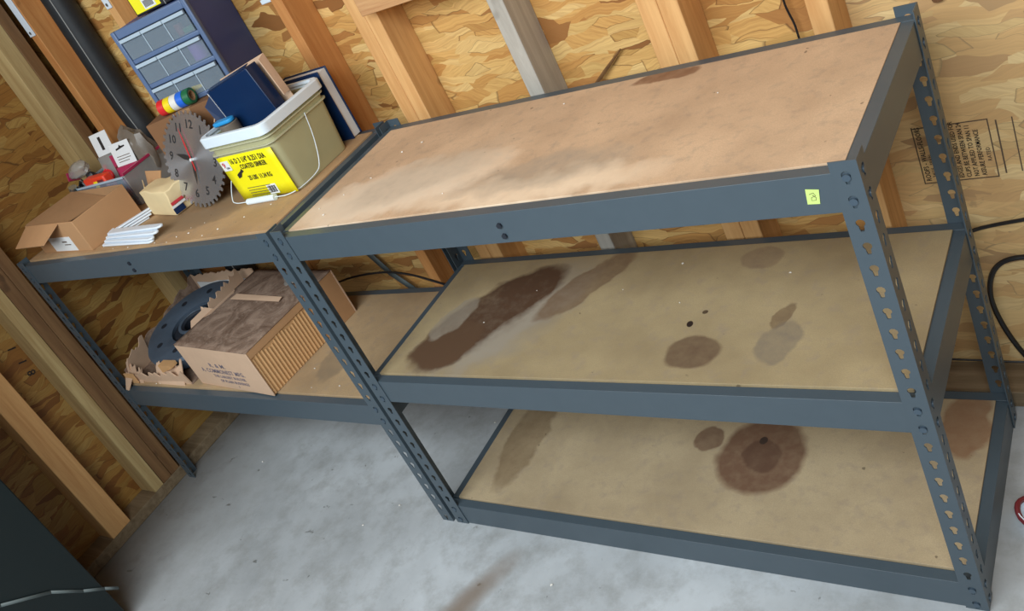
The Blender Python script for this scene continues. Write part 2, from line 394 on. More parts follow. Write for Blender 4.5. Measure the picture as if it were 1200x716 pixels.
for y0, y1, m in ((.375, .427, 'stud_pale'), (.4275, .466, 'stud_shaded'), (-.108, -.070, 'stud_pale'), (-.069, -.032, 'stud_shaded'), (-.0315, .006, 'stud_shaded'),
                  (-.300, -.225, 'stud'), (-.70, -.662, 'stud'), (-1.1, -1.062, 'stud'), (-1.5, -1.462, 'stud'), (-1.9, -1.862, 'stud'), (-2.3, -2.262, 'stud')):
    stud(XB, XF, y0, y1, m, wl)
put('nailed_block', MB().box(.105, .37, YF-.04, YF-.0005, 1.172, 1.262), M['block'], wb, .002)
# white metal straps screwed to the faces of two studs
for x0, x1, z0 in ((-1.226, -1.194, 1.425), (-.786, -.760, 1.405)):
    st = put('metal_strap', MB().box(x0, x1, YF-.004, YF-.0004, z0, 2.0), M['white_metal'], wb, .001)
    put('screw', MB().cyl(((x0+x1)/2, YF-.006, z0+.012), ((x0+x1)/2, YF-.003, z0+.012), .005, 12), M['zinc'], st)
# mill stamp printed on the back sheathing (reads upward)
def up_text(body, x, z, size, mat, sx=1.0, align='LEFT'):
    return text('stamp_print', body, size, frame((x, YB-.0006, z), (0, 0, 1), (-1, 0, 0)), mat, wb, align, sx=sx)
fr = MB()
for x0, x1, z0, z1 in ((1.100, 1.102, .500, .625), (1.224, 1.226, .500, .622), (1.100, 1.226, .499, .501), (1.100, 1.226, .621, .623), (1.2365, 1.239, .505, .618), (1.262, 1.264, .506, .62)):
    fr.box(x0, x1, YB-.0008, YB-.0003, z0, z1)
put('stamp_outline', fr, M['ink_faded'], wb)
up_text('ROOFS - WALLS-FLOORS', 1.110, .505, .0125, M['ink'], .80)
up_text('24/16  SPAN', 1.121, .512, .009, M['ink_faded'])
for k, b in enumerate(('EDGES AND ENDS USED FOR', 'CLIPS BE BETWEEN SPAN 24', 'NOT APPLIED TO SPAN 11', 'ASSURE PERFORMANCE')):
    up_text(b, 1.166+.0125*k, .505, .0112, M['ink'], .78)
up_text('RATED', 1.217, .535, .009, M['ink_faded'])
for b, y, z in (('I', -.128, .695), ('I', -.129, .642), ('8', -.130, .598)):
    text('wall_mark', b, .036, frame((XB+.0008, y, z), (0, .35, 1), (0, -1, .35)), M['ink'], wl)
# nail of raised dark wood flakes on the sheathing is left to the material

# ------------------------------------------------------------------ shelving units
PITCH, H, PW, W, D = .0381, .9144, .036, 1.188, .461
def post_mesh():
    bm = bmesh.new()
    hx = .0177
    def cell(zc, z0, z1, fl):
        a = [k*2*math.pi/14 for k in range(14)]
        for cx in (0, PW):
            for cz in (z0, z1): a.append(math.atan2(cz-zc, cx-hx) % (2*math.pi))
        a = sorted(set(round(t, 6) for t in a)); inner = []; outer = []
        for t in a:
            c, s = math.cos(t), math.sin(t); best = .001
            for k in range(11):
                q = k/10; cz = .0035-.0115*q; r = .0062 if k == 0 else .0034
                b = -cz*s; disc = b*b-(cz*cz-r*r)
                if disc >= 0: best = max(best, -b+math.sqrt(disc))
            ts = []
            if c > 1e-9: ts.append((PW-hx)/c)
            if c < -1e-9: ts.append(-hx/c)
            if s > 1e-9: ts.append((z1-zc)/s)
            if s < -1e-9: ts.append((z0-zc)/s)
            tm = min(ts)
            inner.append((hx+c*best, zc+s*best)); outer.append((hx+c*tm, zc+s*tm))
        mk = (lambda u, z: (u, 0, z)) if fl == 0 else (lambda u, z: (0, u, z))
        I = [bm.verts.new(mk(*p)) for p in inner]; O = [bm.verts.new(mk(*p)) for p in outer]
        n = len(I)
        for k in range(n):
            f = [O[k], O[(k+1)%n], I[(k+1)%n], I[k]]
            bm.faces.new(f if fl == 0 else f[::-1])
    for fl in (0, 1):
        for k in range(24):
            zc = .889-PITCH*k
            cell(zc, max(0, zc-PITCH/2), min(H, zc+PITCH/2) if k else H, fl)
    bmesh.ops.remove_doubles(bm, verts=bm.verts, dist=2e-5)
    bmesh.ops.recalc_face_normals(bm, faces=bm.faces)
    bm.faces.ensure_lookup_table()
    if bm.faces[0].normal.y > 0: bmesh.ops.reverse_faces(bm, faces=bm.faces)
    me = bpy.data.meshes.new('post'); bm.to_mesh(me); bm.free()
    return me
POST = post_mesh(); POST.materials.append(M['steel'])
RIV = MB().cyl((0, -.0042, 0), (0, .004, 0), .0055, 14).mesh('rivet'); RIV.materials.append(M['rivet'])
def beam_profile(zt, zb_, inset=.0265):
    # outer face, top flange, step down to the ledge that carries the board
    t = .0018
    return [(0, zb_), (0, zt), (inset-.004, zt), (inset-.004, zt-.011), (inset+.014, zt-.011), (inset+.014, zt-.011-t), (inset-.004-t, zt-.011-t), (inset-.004-t, zt-t), (t, zt-t), (t, zb_)]
def make_unit(name, label, ox, levels, H_off=0.0):
    u = thing(name, label, 'shelving', (ox, 0, 0))
    for k, (x, y) in enumerate(((0, 0), (W, 0), (W, D), (0, D))):
        o = bpy.data.objects.new('post', POST); col.objects.link(o); o.parent = u
        o.matrix_local = Matrix.Translation((x, y, 0)) @ Matrix.Rotation(k*math.pi/2, 4, 'Z')
        s = o.modifiers.new('solidify', 'SOLIDIFY'); s.thickness = .0019; s.offset = -1; s.use_even_offset = True
    g = .0024
    for (zt, zb_, bt, bm_, ri) in levels:
        pr = beam_profile(zt, zb_)
        for k in range(4):
            L = W if k % 2 == 0 else D
            org = ((0, 0), (W, 0), (W, D), (0, D))[k]
            mw = Matrix.Translation((org[0], org[1], 0)) @ Matrix.Rotation(k*math.pi/2, 4, 'Z')
            e = .0035 if k % 2 == 0 else .0275
            b = put('beam', MB().extrude_x([(y+g, z) for y, z in pr], e, L-e), M['steel'], u, .0006, mw=mw)
            if k in (0, 1):
                for xx in (.0177, L-.0177):
                    for rz in ri:
                        r_ = bpy.data.objects.new('rivet', RIV); col.objects.link(r_); r_.parent = b
                        r_.location = (xx, g, rz)
            if k == 0 and zt > .8:
                for dz in (.0, -.022):
                    put('bolt', MB().cyl((.5925+.0*dz, g-.004, zb_+.037+dz), (.5925, g+.001, zb_+.037+dz), .0055, 6), M['iron_dark'], b)
        put('tie_bar', MB().box(.575, .615, .032, D-.032, zt-.034, zt-.0135), M['steel_in'], u, .001)
        put('shelf_board', MB().box(.0235, W-.0235, .0275, D-.0275, bt-.0150, bt), M[bm_], u, .0006, mw=Matrix.Translation((0, 0, 0)))
    return u
right = make_unit('shelving_unit', 'empty dark blue steel shelving unit with three stained hardboard shelves', 0.0,
    [(.8965, .834, .8980, 'board_top', (.889, .851)), (.4845, .421, .4880, 'board_mid', (.4699, .4318)), (.0640, .001, .0670, 'board_bottom', (.0508, .0127))])
left = make_unit('shelving_unit', 'dark blue steel shelving unit loaded with boxes, bucket and plastic drawers', -1.201,
    [(.9010, .838, .9050, 'board_left', (.889, .851)), (.4020, .338, .4055, 'board_leftmid', (.3937, .3556))])
st = put('price_sticker', MB().prism([(-.0098, -.0115), (.0065, -.0125), (.0105, .010), (-.007, .0125)], -.0003, .0003), M['note'], right, mw=frame((1.1205, .0016, .8645), (1, 0, 0), (0, 0, 1)))
put('scribble', MB().tube([(-.004, .004, .0005), (.002, .006, .0005), (.004, .001, .0005), (-.002, -.001, .0005), (-.003, -.006, .0005), (.003, -.006, .0005), (.004, -.002, .0005), (0, .003, .0005)], .0004, 5), M['ink_faded'], st)
ZT, ZM = .905, .4055         # tops of the left unit's two boards

# ------------------------------------------------------------------ things on the left unit's top board
def slab(a, b, c, d, t):
    """thin panel with corners a b c d and thickness t along its normal"""
    a, b, c, d = map(Vector, (a, b, c, d)); n = (b-a).cross(d-a).normalized()*t
    m = MB(); vs = [m.bm.verts.new(p) for p in (a, b, c, d, a+n, b+n, c+n, d+n)]
    for f in ((0,3,2,1),(4,5,6,7),(0,1,5,4),(1,2,6,5),(2,3,7,6),(3,0,4,7)): m.bm.faces.new([vs[i] for i in f])
    return m

# open carton, flaps up, at the left end
L0, W0, H0, T = .318, .178, .098, .003
bx = thing('open_carton', 'open brown cardboard carton with white shipping label at the shelf corner', 'box', (-1.122, .057, ZT), R(-4))
put('bottom_panel', MB().box(0, L0, 0, W0, 0, T), M['card_in'], bx)
put('side_panel', MB().box(L0-T, L0, 0, W0, T, H0), M['card'], bx, .001)
put('side_panel', MB().box(0, T, 0, W0, T, H0), M['card_in'], bx, .001)
fp = put('end_panel', MB().box(T, L0-T, 0, T, T, H0), M['card'], bx, .001)
put('end_panel', MB().box(T, L0-T, W0-T, W0, T, H0), M['card_in'], bx, .001)
put('flap', slab((.012, -.001, H0), (L0-.09, -.001, H0), (L0-.115, -.060, H0-.030), (.008, -.062, H0-.034), .003), M['card'], bx)
put('flap', slab((.002, W0-.004, H0), (.002, .005, H0), (.205, .012, H0-.020), (.200, W0-.008, H0-.030), .003), M['card_in'], bx)
lb = put('shipping_label', MB().box(.09, .235, -.0008, -.0001, .006, .052), M['paper'], fp)
put('label_print', MB().box(.17, .20, -.0012, -.0009, .034, .038).box(.175, .215, -.0012, -.0009, .025, .028), M['ink_faded'], lb)

# white folding shelf brackets, stacked loosely
def bracket(mw, label):
    t = thing('shelf_bracket', label, 'bracket', mw=mw, group='white shelf brackets')
    put('arm', MB().prism([(0, 0), (.245, .006), (.256, .012), (.257, .020), (.248, .026), (0, .026), (-.008, .013)], 0, .0062), M['white_metal'], t, .0025)
    put('brace', MB().prism([(.0, .0265), (.018, .0265), (.062, .128), (.054, .132)], .0005, .0055), M['white_metal'], t, .0015)
    put('hook', MB().prism([(-.009, .013), (-.001, .0), (.0, .0), (-.001, .026), (-.012, .028)], .0, .0064), M['white_metal'], t, .001)
    return t
for k, (dx, dy, dz, rz, lab) in enumerate(((.0, .0, 0, -5, 'white shelf bracket nearest the shelf edge, lowest of the loose stack'),
        (.006, .016, .0068, -6.5, 'white shelf bracket second from bottom of the loose stack'),
        (.012, .030, .0136, -4.5, 'white shelf bracket third from bottom of the loose stack'),
        (.018, .044, .0204, -2.5, 'white shelf bracket topmost and farthest back of the loose stack'))):
    bracket(Matrix.Translation((-.770+dx, .048+dy*.5, ZT+.0004+dz)) @ Matrix.Rotation(R(rz), 4, 'Z'), lab)

# cream paper packet with tan flaps
pk = thing('paper_packet', 'crumpled cream paper packet lying open in front of the saw blade clock', 'packet', (-.70, .185, ZT), R(-10))
m = MB(); m.box(0, .155, 0, .075, 0.001, .078)
bmesh.ops.subdivide_edges(m.bm, edges=m.bm.edges[:], cuts=3, use_grid_fill=True)
rr = random.Random(3)
for v in m.bm.verts:
    if v.co.z > .01: v.co += Vector((rr.uniform(-.004, .004), rr.uniform(-.005, .003), rr.uniform(-.006, .003)))
    v.co.x += v.co.z*.15
put('body', m, M['cream'], pk, .003)
put('flap', slab((-.040, .045, .002), (-.098, .060, .028), (-.052, .070, .100), (.030, .078, .094), .002), M['card'], pk)
put('flap', slab((-.006, .0, .003), (-.040, .025, .006), (-.028, .040, .090), (.010, .020, .080), .002), M['cream'], pk)
put('printed_edge', MB().box(.1600, .1610, -.002, .03, .006, .022), M['navy'], pk)
put('printed_edge', MB().box(.1615, .1622, -.002, .04, .0235, .030), M['paper'], pk)
put('printed_edge', MB().box(.1630, .1638, .0, .04, .032, .040), M['ink_red'], pk)

# saw-blade wall clock leaning on the box behind it
ck_mw = frame((-.441, .224, 1.0225), (.973, -.085, -.216), (.229, .36, .90))
ck = thing('wall_clock', 'round wall clock made from a toothed steel saw blade, leaning upright', 'clock', mw=ck_mw)
prof = []
NT_ = 40
for k in range(NT_):
    a = 2*math.pi*k/NT_
    prof += [(q*math.cos(a+d), q*math.sin(a+d)) for q, d in ((.115, 0), (.125, .03), (.1235, .085), (.114, .09))]
put('blade', MB().prism(prof, -.0018, 0).mesh('blade', smooth=0), M['blade'], ck)
for h in range(1, 13):
    a = h*math.pi/6
    text('numeral', str(h), .031, Matrix.Translation((.089*math.sin(a), .089*math.cos(a), .0004)), M['ink'], ck)
def hand(name, ang, L, wd, mat, tail=.0, z=.002):
    m = MB().prism([(-wd, -tail), (wd, -tail), (wd*1.6, L*.5), (0, L), (-wd*1.6, L*.5)], 0, .0012)
    return put(name, m, M[mat], ck, mw=Matrix.Translation((0, 0, z)) @ Matrix.Rotation(-ang, 4, 'Z'))
hand('hour_hand', R(277), .066, .0040, 'ink')
hand('minute_hand', R(170), .062, .0022, 'ink', z=.0035)
hand('second_hand', R(333), .086, .0011, 'red', .03, .005)
put('pin', MB().cyl((0, 0, 0), (0, 0, .008), .004, 12), M['paper'], ck)
put('movement_case', MB().box(-.028, .028, -.028, .028, -.016, -.0019), M['black'], ck, .002)

# square translucent bucket with its snapped rim, bail handle and label
def rrect(x0, x1, y0, y1, r, n=5):
    pts = []
    for cx, cy, a0 in ((x1-r, y0+r, -90), (x1-r, y1-r, 0), (x0+r, y1-r, 90), (x0+r, y0+r, 180)):
        for k in range(n+1):
            a = R(a0+90*k/n); pts.append((cx+r*math.cos(a), cy+r*math.sin(a)))
    return pts
BX0, BX1, BY0, BY1 = -.286, -.070, .180, .384
bk = thing('square_bucket', 'square translucent plastic bucket with yellow label and white rim', 'bucket', (0, 0, ZT))
def ring_wall(levels, closed_bottom=True, t=.0022):
    m = MB(); rings = []
    for z, g in levels:
        rings.append([m.bm.verts.new((x, y, z)) for x, y in rrect(BX0-g, BX1+g, BY0-g, BY1+g, .024)])
    n = len(rings[0])
    for A, B in zip(rings, rings[1:]):
        for k in range(n): m.bm.faces.new([A[k], A[(k+1)%n], B[(k+1)%n], B[k]])
    return m, rings
m, rg = ring_wall([(.0, -.008), (.001, -.004), (.150, .004), (.168, .005), (.168, .002), (.150, .001), (.004, -.007)])
m.bm.faces.new(rg[0][::-1]); m.bm.faces.new(rg[-1])
put('body', m, M['bucket'], bk)
for z in (.132, .148):
    m, rg = ring_wall([(z, .003), (z, .009), (z+.003, .009), (z+.003, .003)])
    n = len(rg[0])
    for k in range(n): m.bm.faces.new([rg[-1][k], rg[-1][(k+1)%n], rg[0][(k+1)%n], rg[0][k]])
    put('rib', m, M['bucket_rim'], bk)
m, rg = ring_wall([(.158, .005), (.158, .013), (.180, .013), (.183, .010), (.183, .001), (.176, .001), (.172, .005)])
n = len(rg[0])
for k in range(n): m.bm.faces.new([rg[-1][k], rg[-1][(k+1)%n], rg[0][(k+1)%n], rg[0][k]])
put('rim', m, M['white'], bk)
fy = BY0-.0052
lbm = MB(); g_ = 8
lw = [[lbm.bm.verts.new((BX0+.008+(BX1-BX0-.012)*i/g_, fy+.004*(1-j/4)-.0006, .004+.122*j/4)) for j in range(5)] for i in range(g_+1)]
for i in range(g_):
    for j in range(4): lbm.bm.faces.new([lw[i][j], lw[i+1][j], lw[i+1][j+1], lw[i][j+1]])
lab = solid(put('product_label', lbm, M['yellow'], bk), .0006, 1)
LX, LZ = BX0+.012, .122
def ltext(body, x, z, size, mat='ink', name='label_text', sx=.9):
    return text(name, body, size, frame((BX0+.008+x, fy+.004*(1-z/.122)-(.0018 if mat == 'ink' else .0030), .004+z), (1, 0, 0), (0, -.004/.122, 1)), M[mat], lab, 'LEFT', sx=sx)
ltext('16 D 3 1/4" 0.251 DIA', .040, .106, .0200, sx=.66)
ltext('COATED SINKER', .066, .088, .0180, sx=.66)
ltext('25 LBS  11.34 KG', .070, .056, .0170, sx=.64)
put('logo_patch', MB().box(0, .030, -.0008, 0, 0, .026), M['paper'], lab, mw=Matrix.Translation((BX0+.012, fy-.0006, .089)))
ltext('9', .009, .100, .020, 'ink_red', sx=1.1)
ltext('USA', .018, .092, .007, 'navy')
put('animal_mark', MB().prism([(.0, .0), (.012, .003), (.020, .012), (.030, .016), (.026, .024), (.018, .018), (.008, .014), (.0, .010)], 0, .0006), M['ink'], lab, mw=frame((BX0+.045, fy+.0005, .064), (1, 0, 0), (0, 0, 1)))
for k in range(4): put('fine_print', MB().box(0, .085, -.0004, 0, 0, .0014), M['ink_faded'], lab, mw=Matrix.Translation((BX0+.05, fy+.0012, .034-.007*k)))
put('barcode_patch', MB().box(0, .034, -.0006, 0, 0, .026), M['paper'], lab, mw=Matrix.Translation((BX0+.118, fy+.0022, .009)))
bc = MB()
for k in range(9): bc.box(.004+k*.003, .004+k*.003+(.0018 if k % 3 else .0009), -.0012, -.0007, .004, .022)
put('barcode', bc, M['ink'], lab, mw=Matrix.Translation((BX0+.118, fy+.0022, .009)))
HP = [Vector(q) for q in ((BX1+.009, .300, .138), (BX1+.011, .285, .08), (BX1+.011, .262, .028), (BX1+.008, .240, .012), (BX1-.006, .190, .006), (BX1-.03, .166, .006), (BX1-.06, .160, .0078), (BX0+.04, .158, .0078), (BX0+.0, .158, .010), (BX0-.014, .166, .02), (BX0-.018, .20, .06), (BX0-.016, .28, .138))]
hp = []
for k in range(len(HP)-1):
    q0, q1, q2, q3 = HP[max(k-1, 0)], HP[k], HP[k+1], HP[min(k+2, len(HP)-1)]
    for j in range(5):
        u_ = j/5; hp.append(.5*((2*q1)+(q2-q0)*u_+(2*q0-5*q1+4*q2-q3)*u_*u_+(3*q1-3*q2+q3-q0)*u_**3))
hp.append(HP[-1])
hd = put('bail_handle', MB().tube(hp, .0011, 8), M['white'], bk)
put('grip', MB().cyl((BX0+.048, .158, .0078), (BX1-.068, .160, .0078), .0077, 16), M['white'], hd)

# things standing in the bucket
ns = thing('navy_box', 'glossy navy blue box poking out of the square bucket', 'box', mw=Matrix.Translation((-.168, .295, ZT+.016)) @ Matrix.Rotation(R(6), 4, 'Z') @ Matrix.Rotation(R(-9), 4, 'Y'))
put('body', MB().box(-.082, .074, -.022, .016, .012, .258), M['navy'], ns, .0015)
put('lid_flap', slab((-.082, -.0225, .2585), (.074, -.0225, .2585), (.072, -.004, .2625), (-.080, -.004, .2625), .0015), M['navy'], ns)
put('worn_edge', MB().box(-.0832, -.0816, -.0232, -.0216, .14, .256), M['paper'], ns)
put('side_flap', slab((-.083, -.022, .16), (-.083, -.022, .25), (-.104, -.036, .235), (-.100, -.036, .165), .0015), M['navy'], ns)
sl = thing('cardboard_sleeve', 'torn tan cardboard sleeve standing behind the navy box in the bucket', 'box', mw=Matrix.Translation((-.166, .317, ZT+.018)) @ Matrix.Rotation(R(6), 4, 'Z') @ Matrix.Rotation(R(-8), 4, 'Y'))
put('back_panel', MB().box(-.088, .084, .010, .013, .012, .262), M['card_old'], sl, .001)
put('side_panel', slab((.0825, -.012, .16), (.0835, .010, .16), (.0835, .010, .262), (.0815, -.012, .256), .003), M['card_old'], sl)
put('torn_flap', slab((-.087, .010, .26), (-.087, -.03, .235), (-.130, -.05, .19), (-.135, .01, .235), .002), M['card_old'], sl)
put('torn_flap', slab((-.120, -.028, .19), (-.086, -.034, .215), (-.088, -.030, .165), (-.115, -.05, .155), .002), M['card_old'], sl)
jr = thing('grey_jar', 'smoky grey plastic jar in the front left of the square bucket', 'jar', (-.245, .236, ZT+.006))
put('body', MB().cyl((0, 0, 0), (0, 0, .178), .024, 20), M['bag_grey'], jr, .002)
cp = thing('blue_cap', 'flat light blue plastic cap lying on top of the grey jar', 'cap', mw=Matrix.Translation((-.252, .232, ZT+.1848)) @ Matrix.Rotation(R(15), 4, 'Z'))
m = MB(); m.prism(rrect(-.030, .030, -.013, .013, .012), 0, .010); put('body', m, M['ltblue'], cp, .003)

# cardboard box carrying the plastic drawers
YAW = R(21.3)
cr = thing('carrier_box', 'plain brown box under the blue plastic drawers, behind the saw blade clock', 'box', (-.572, .243, ZT), YAW)
put('body', MB().box(0, .255, 0, .185, 0, .226), M['card_brown'], cr, .002)
put('tape_strip', MB().box(.10, .145, -.0006, -.0001, .0, .226).box(.10, .145, 0, .185, .2261, .2265), M['card_in'], cr)
Zc = ZT+.2268
# five rolls of electrical tape in a row
for k, mt in enumerate(('red', 'tape_yellow', 'tape_white', 'tape_blue', 'green')):
    nm = ('red', 'yellow', 'white', 'blue', 'green')[k]
    t = thing('tape_roll', nm+' vinyl tape roll in the row before the plastic drawers', 'tape', mw=Matrix.Translation((-.572, .243, Zc)) @ Matrix.Rotation(YAW, 4, 'Z') @ Matrix.Translation((.058+.0205*k, .0215, .0211)) @ Matrix.Rotation(R(90), 4, 'Y'), group='tape rolls')
    put('winding', MB().lathe([(.0135, 0), (.0207, 0), (.0207, .0195), (.0135, .0195)], 30), M[mt], t, .0012)
    put('core', MB().lathe([(.0115, .0005), (.0134, .0005), (.0134, .019), (.0115, .019)], 24), M['card_in'], t)
# drawer cabinet
CW, CD, CH = .232, .200, .232
cab = thing('drawer_cabinet', 'blue plastic cabinet of small clear drawers on a brown box', 'cabinet', mw=Matrix.Translation((-.556, .302, Zc)) @ Matrix.Rotation(YAW, 4, 'Z'))
sh = MB()
sh.box(0, CW, .004, CD, 0, .006).box(0, CW, .004, CD, CH-.006, CH).box(0, .006, .004, CD, .006, CH-.006).box(CW-.006, CW, .004, CD, .006, CH-.006).box(.006, CW-.006, CD-.004, CD, .006, CH-.006)
put('shell', sh, M['cab_side'], cab, .002)
fr = MB(); rows = 3; rh = (CH-.020)/rows
fr.box(-.003, .010, -.004, .012, -.002, CH+.003).box(CW-.010, CW+.003, -.004, .012, -.002, CH+.003)
for r_ in range(rows+1):
    z = .0+r_*rh
    fr.box(.010, CW-.010, -.002, .010, z, z+.013 if r_ < rows else CH+.003)
put('front_frame', fr, M['cab'], cab, .003)
cwid = (CW-.026)/3
for r_ in range(rows):
    for c_ in range(3):
        x0 = .013+c_*cwid; z0 = r_*rh+.0135; x1 = x0+cwid-.0015; z1 = (r_+1)*rh-.001
        d = put('drawer', MB().box(x0, x1, -.003, -.0015, z0, z1).box(x0, x1, -.0015, .12, z0, z0+.0015).box(x0, x0+.0012, -.0015, .12, z0+.0015, z1-.012).box(x1-.0012, x1, -.0015, .12, z0+.0015, z1-.012), M['clear'], cab)
        put('drawer_lip', MB().box(x0, x1, -.010, -.003, z1-.009, z1), M['clear_lip'], d, .001)
        if c_ < 2: put('divider_edge', MB().box(x1-.001, x1+.0012, -.0045, -.003, z0, z1-.009), M['clear_lip'], d)
cmw = cab.matrix_basis.copy()
def in_drawer(name, label, cat, x, z, mesh_, mat):
    o = thing(name, label, cat, mw=cmw @ Matrix.Translation((x, .024, z))); put('body', mesh_, M[mat], o); return o
tz = lambda r_: r_*rh+.0135+.0019
in_drawer('thread_spool', 'purple spool seen through the right drawer of the middle row', 'spool', .178, tz(1), MB().cyl((0, 0, 0), (0, 0, .042), .021, 20), 'purple')
in_drawer('plastic_plug', 'green plastic piece inside the top right drawer', 'plug', .190, tz(2), MB().box(-.014, .014, -.01, .01, 0, .012), 'green')
in_drawer('plastic_clip', 'red plastic piece inside the top right drawer', 'clip', .164, tz(2), MB().cyl((0, 0, 0), (0, 0, .028), .011, 12), 'maroon')
in_drawer('wire_nut', 'yellow wire nut lying in the bottom middle drawer', 'wire nut', .118, tz(0), MB().cyl((-.016, 0, .008), (.016, 0, .008), .008, 10, .004), 'tape_yellow')
# box with a yellow price label on top of the cabinet
tb = thing('black_case', 'black plastic case with yellow barcode label on top of the drawers', 'case', mw=cmw @ Matrix.Translation((.056, .055, CH+.0032)))
put('body', MB().box(0, .175, 0, .12, 0, .085), M['black'], tb, .003)
yl = put('price_label', MB().box(.004, .082, -.0012, -.0002, .006, .082), M['yellow'], tb, .001)
put('barcode_patch', MB().box(.034, .070, -.002, -.0013, .009, .034), M['paper'], yl)
bc = MB()
for k in range(8): bc.box(.038+k*.0035, .040+k*.0035, -.0026, -.0021, .013, .030)
put('barcode', bc, M['ink'], yl)
put('seam', MB().box(.092, .094, -.0012, -.0002, 0, .085), M['seam'], tb)

# books lying flat behind the bucket
bo = thing('paperback_book', 'navy covered book standing behind the bucket against the stud', 'book', mw=Matrix.Translation((-.232, .411, ZT)) @ Matrix.Rotation(R(1), 4, 'Z'))
put('cover', MB().box(0, .150, 0, .003, 0, .186).box(0, .150, .032, .035, 0, .186).box(0, .003, .003, .032, 0, .186), M['navy'], bo, .001)
put('page_block', MB().box(.0035, .146, .0035, .0315, .002, .182), M['paper'], bo)

# clear plastic bin of packaged hardware
pb = thing('clear_bin', 'low clear plastic bin full of hardware packages at the room corner', 'bin', (-1.128, .250, ZT), R(3))
BW, BD, BH = .262, .190, .096
m = MB()
m.box(0, BW, 0, BD, 0, .003)
put('bottom_panel', m, M['clear_bin'], pb)
for a in ((0, BW, 0, .0025), (0, BW, BD-.0025, BD), (0, .0025, .0025, BD-.0025), (BW-.0025, BW, .0025, BD-.0025)):
    put('side_panel', MB().box(a[0], a[1], a[2], a[3], .003, BH), M['clear_bin'], pb, .001)
rm = MB()
for a in ((-.004, BW+.004, -.004, .003), (-.004, BW+.004, BD-.003, BD+.004), (-.004, .003, .003, BD-.003), (BW-.003, BW+.004, .003, BD-.003)): rm.box(*a, BH-.004, BH+.002)
put('rim', rm, M['clear_lip'], pb, .001)
def lump(sx, sy, sz, seed, amp=.18, n=3):
    bm = bmesh.new(); bmesh.ops.create_icosphere(bm, subdivisions=n, radius=1)
    r_ = random.Random(seed); ph = [(r_.uniform(2, 6), r_.uniform(0, 6), Vector((r_.uniform(-1, 1), r_.uniform(-1, 1), r_.uniform(-1, 1)))) for _ in range(7)]
    for v in bm.verts:
        k = 1+amp*sum(math.sin(f*v.co.dot(d)*2+p) for f, p, d in ph)/3
        v.co = Vector((v.co.x*sx*k, v.co.y*sy*k, max(v.co.z, -.75)*sz*k))
    zmin = min(v.co.z for v in bm.verts)
    for v in bm.verts: v.co.z -= zmin
    m = MB(); m.bm.free(); m.bm = bm; return m
zb0 = ZT+.0032
def ctag(name, label, cat, loc, rz=0, ry=0, rx=0):
    return thing(name, label, cat, mw=Matrix.Translation(loc) @ Euler((R(rx), R(ry), R(rz))).to_matrix().to_4x4())
t = ctag('grey_bag', 'crumpled grey plastic bag at the back of the clear bin', 'bag', (-.918, .390, zb0)); put('film', lump(.066, .040, .105, 5, .12), M['bag_grey'], t)
t = ctag('blister_pack', 'white headed hardware pack at the back left of the clear bin', 'package', (-1.060, .350, zb0-.0), 24, 0, -14)
hc = put('header_card', MB().box(-.032, .032, -.001, .001, .135, .205), M['paper'], t, .0008)
put('hang_slot', MB().box(-.006, .004, -.0016, -.0011, .150, .192), M['ink'], hc)
put('pouch', MB().box(-.034, .034, -.008, .006, 0, .135), M['bag'], t, .003)
t = ctag('blister_pack', 'white headed hardware pack leaning at the middle of the clear bin', 'package', (-.930, .322, zb0+.016), 12, 0, -12)
hc = put('header_card', MB().box(-.040, .044, -.001, .001, .085, .155), M['paper'], t, .0008)
put('hang_slot', MB().prism([(-.022, .132), (.018, .138), (.018, .142), (.003, .142), (-.002, .147), (-.007, .140), (-.022, .137)], 0, .0005), M['ink'], hc, mw=frame((.006, -.0012, 0), (1, 0, 0), (0, 0, 1)))
put('printing', MB().box(-.025, .03, -.0016, -.0012, .112, .114).box(-.025, .03, -.0016, -.0012, .104, .106).box(-.025, .02, -.0016, -.0012, .096, .098), M['ink_faded'], hc)
put('pouch', MB().box(-.042, .046, -.009, .006, 0, .085), M['magenta'], t, .003)
t = ctag('card_pack', 'maroon carded package between the two white headed packs', 'package', (-.985, .338, zb0), 20, 0, -10)
put('card', MB().box(-.026, .026, -.002, .002, 0, .135), M['magenta'], t, .001); put('blister', MB().box(-.018, .018, -.012, -.002, .04, .10), M['maroon'], t, .004)
t = ctag('zip_bag', 'small clear zip bag with magenta stripe at the left of the bin', 'bag', (-1.118, .290, zb0+.110), 8, -8, -24)
put('film', lump(.042, .026, .030, 8, .15), M['bag'], t); put('zip_stripe', MB().box(-.044, -.038, -.02, .02, .004, .030), M['magenta'], t)
put('contents', lump(.024, .014, .012, 9, .2, 2), M['card_in'], t, mw=Matrix.Translation((0, 0, .006)))
t = ctag('hose_clamp', 'red plastic ring clamp between the zip bag and white card', 'clamp', (-1.085, .338, zb0+.045), 20, 0, 60)
put('ring', MB().tube([(.020*math.cos(a), .024*math.sin(a)+.024, .006) for a in [2*math.pi*k/20 for k in range(20)]], .005, 8, True), M['red'], t)
put('tab', MB().box(-.006, .006, .044, .066, .002, .011), M['red'], t, .002)
t = ctag('black_fittings', 'black plastic fittings heaped at the left of the clear bin', 'fittings', (-1.092, .300, zb0)); put('body', lump(.026, .030, .055, 12, .3), M['black'], t)
t = ctag('plastic_tool_case', 'orange red plastic tool case at the front of the clear bin', 'case', (-1.010, .276, zb0), 3)
put('body', MB().box(-.058, .052, -.016, .014, 0, .112), M['orange_red'], t, .005); put('latch', MB().box(-.006, .012, -.019, -.0155, .08, .10), M['tape_yellow'], t, .001); put('recess', MB().box(.014, .044, -.0175, -.0158, .074, .102), M['maroon'], t, .001)
t = ctag('cable_coil', 'black cable coil standing in the front left of the clear bin', 'cable', (-1.093, .268, zb0), 14)
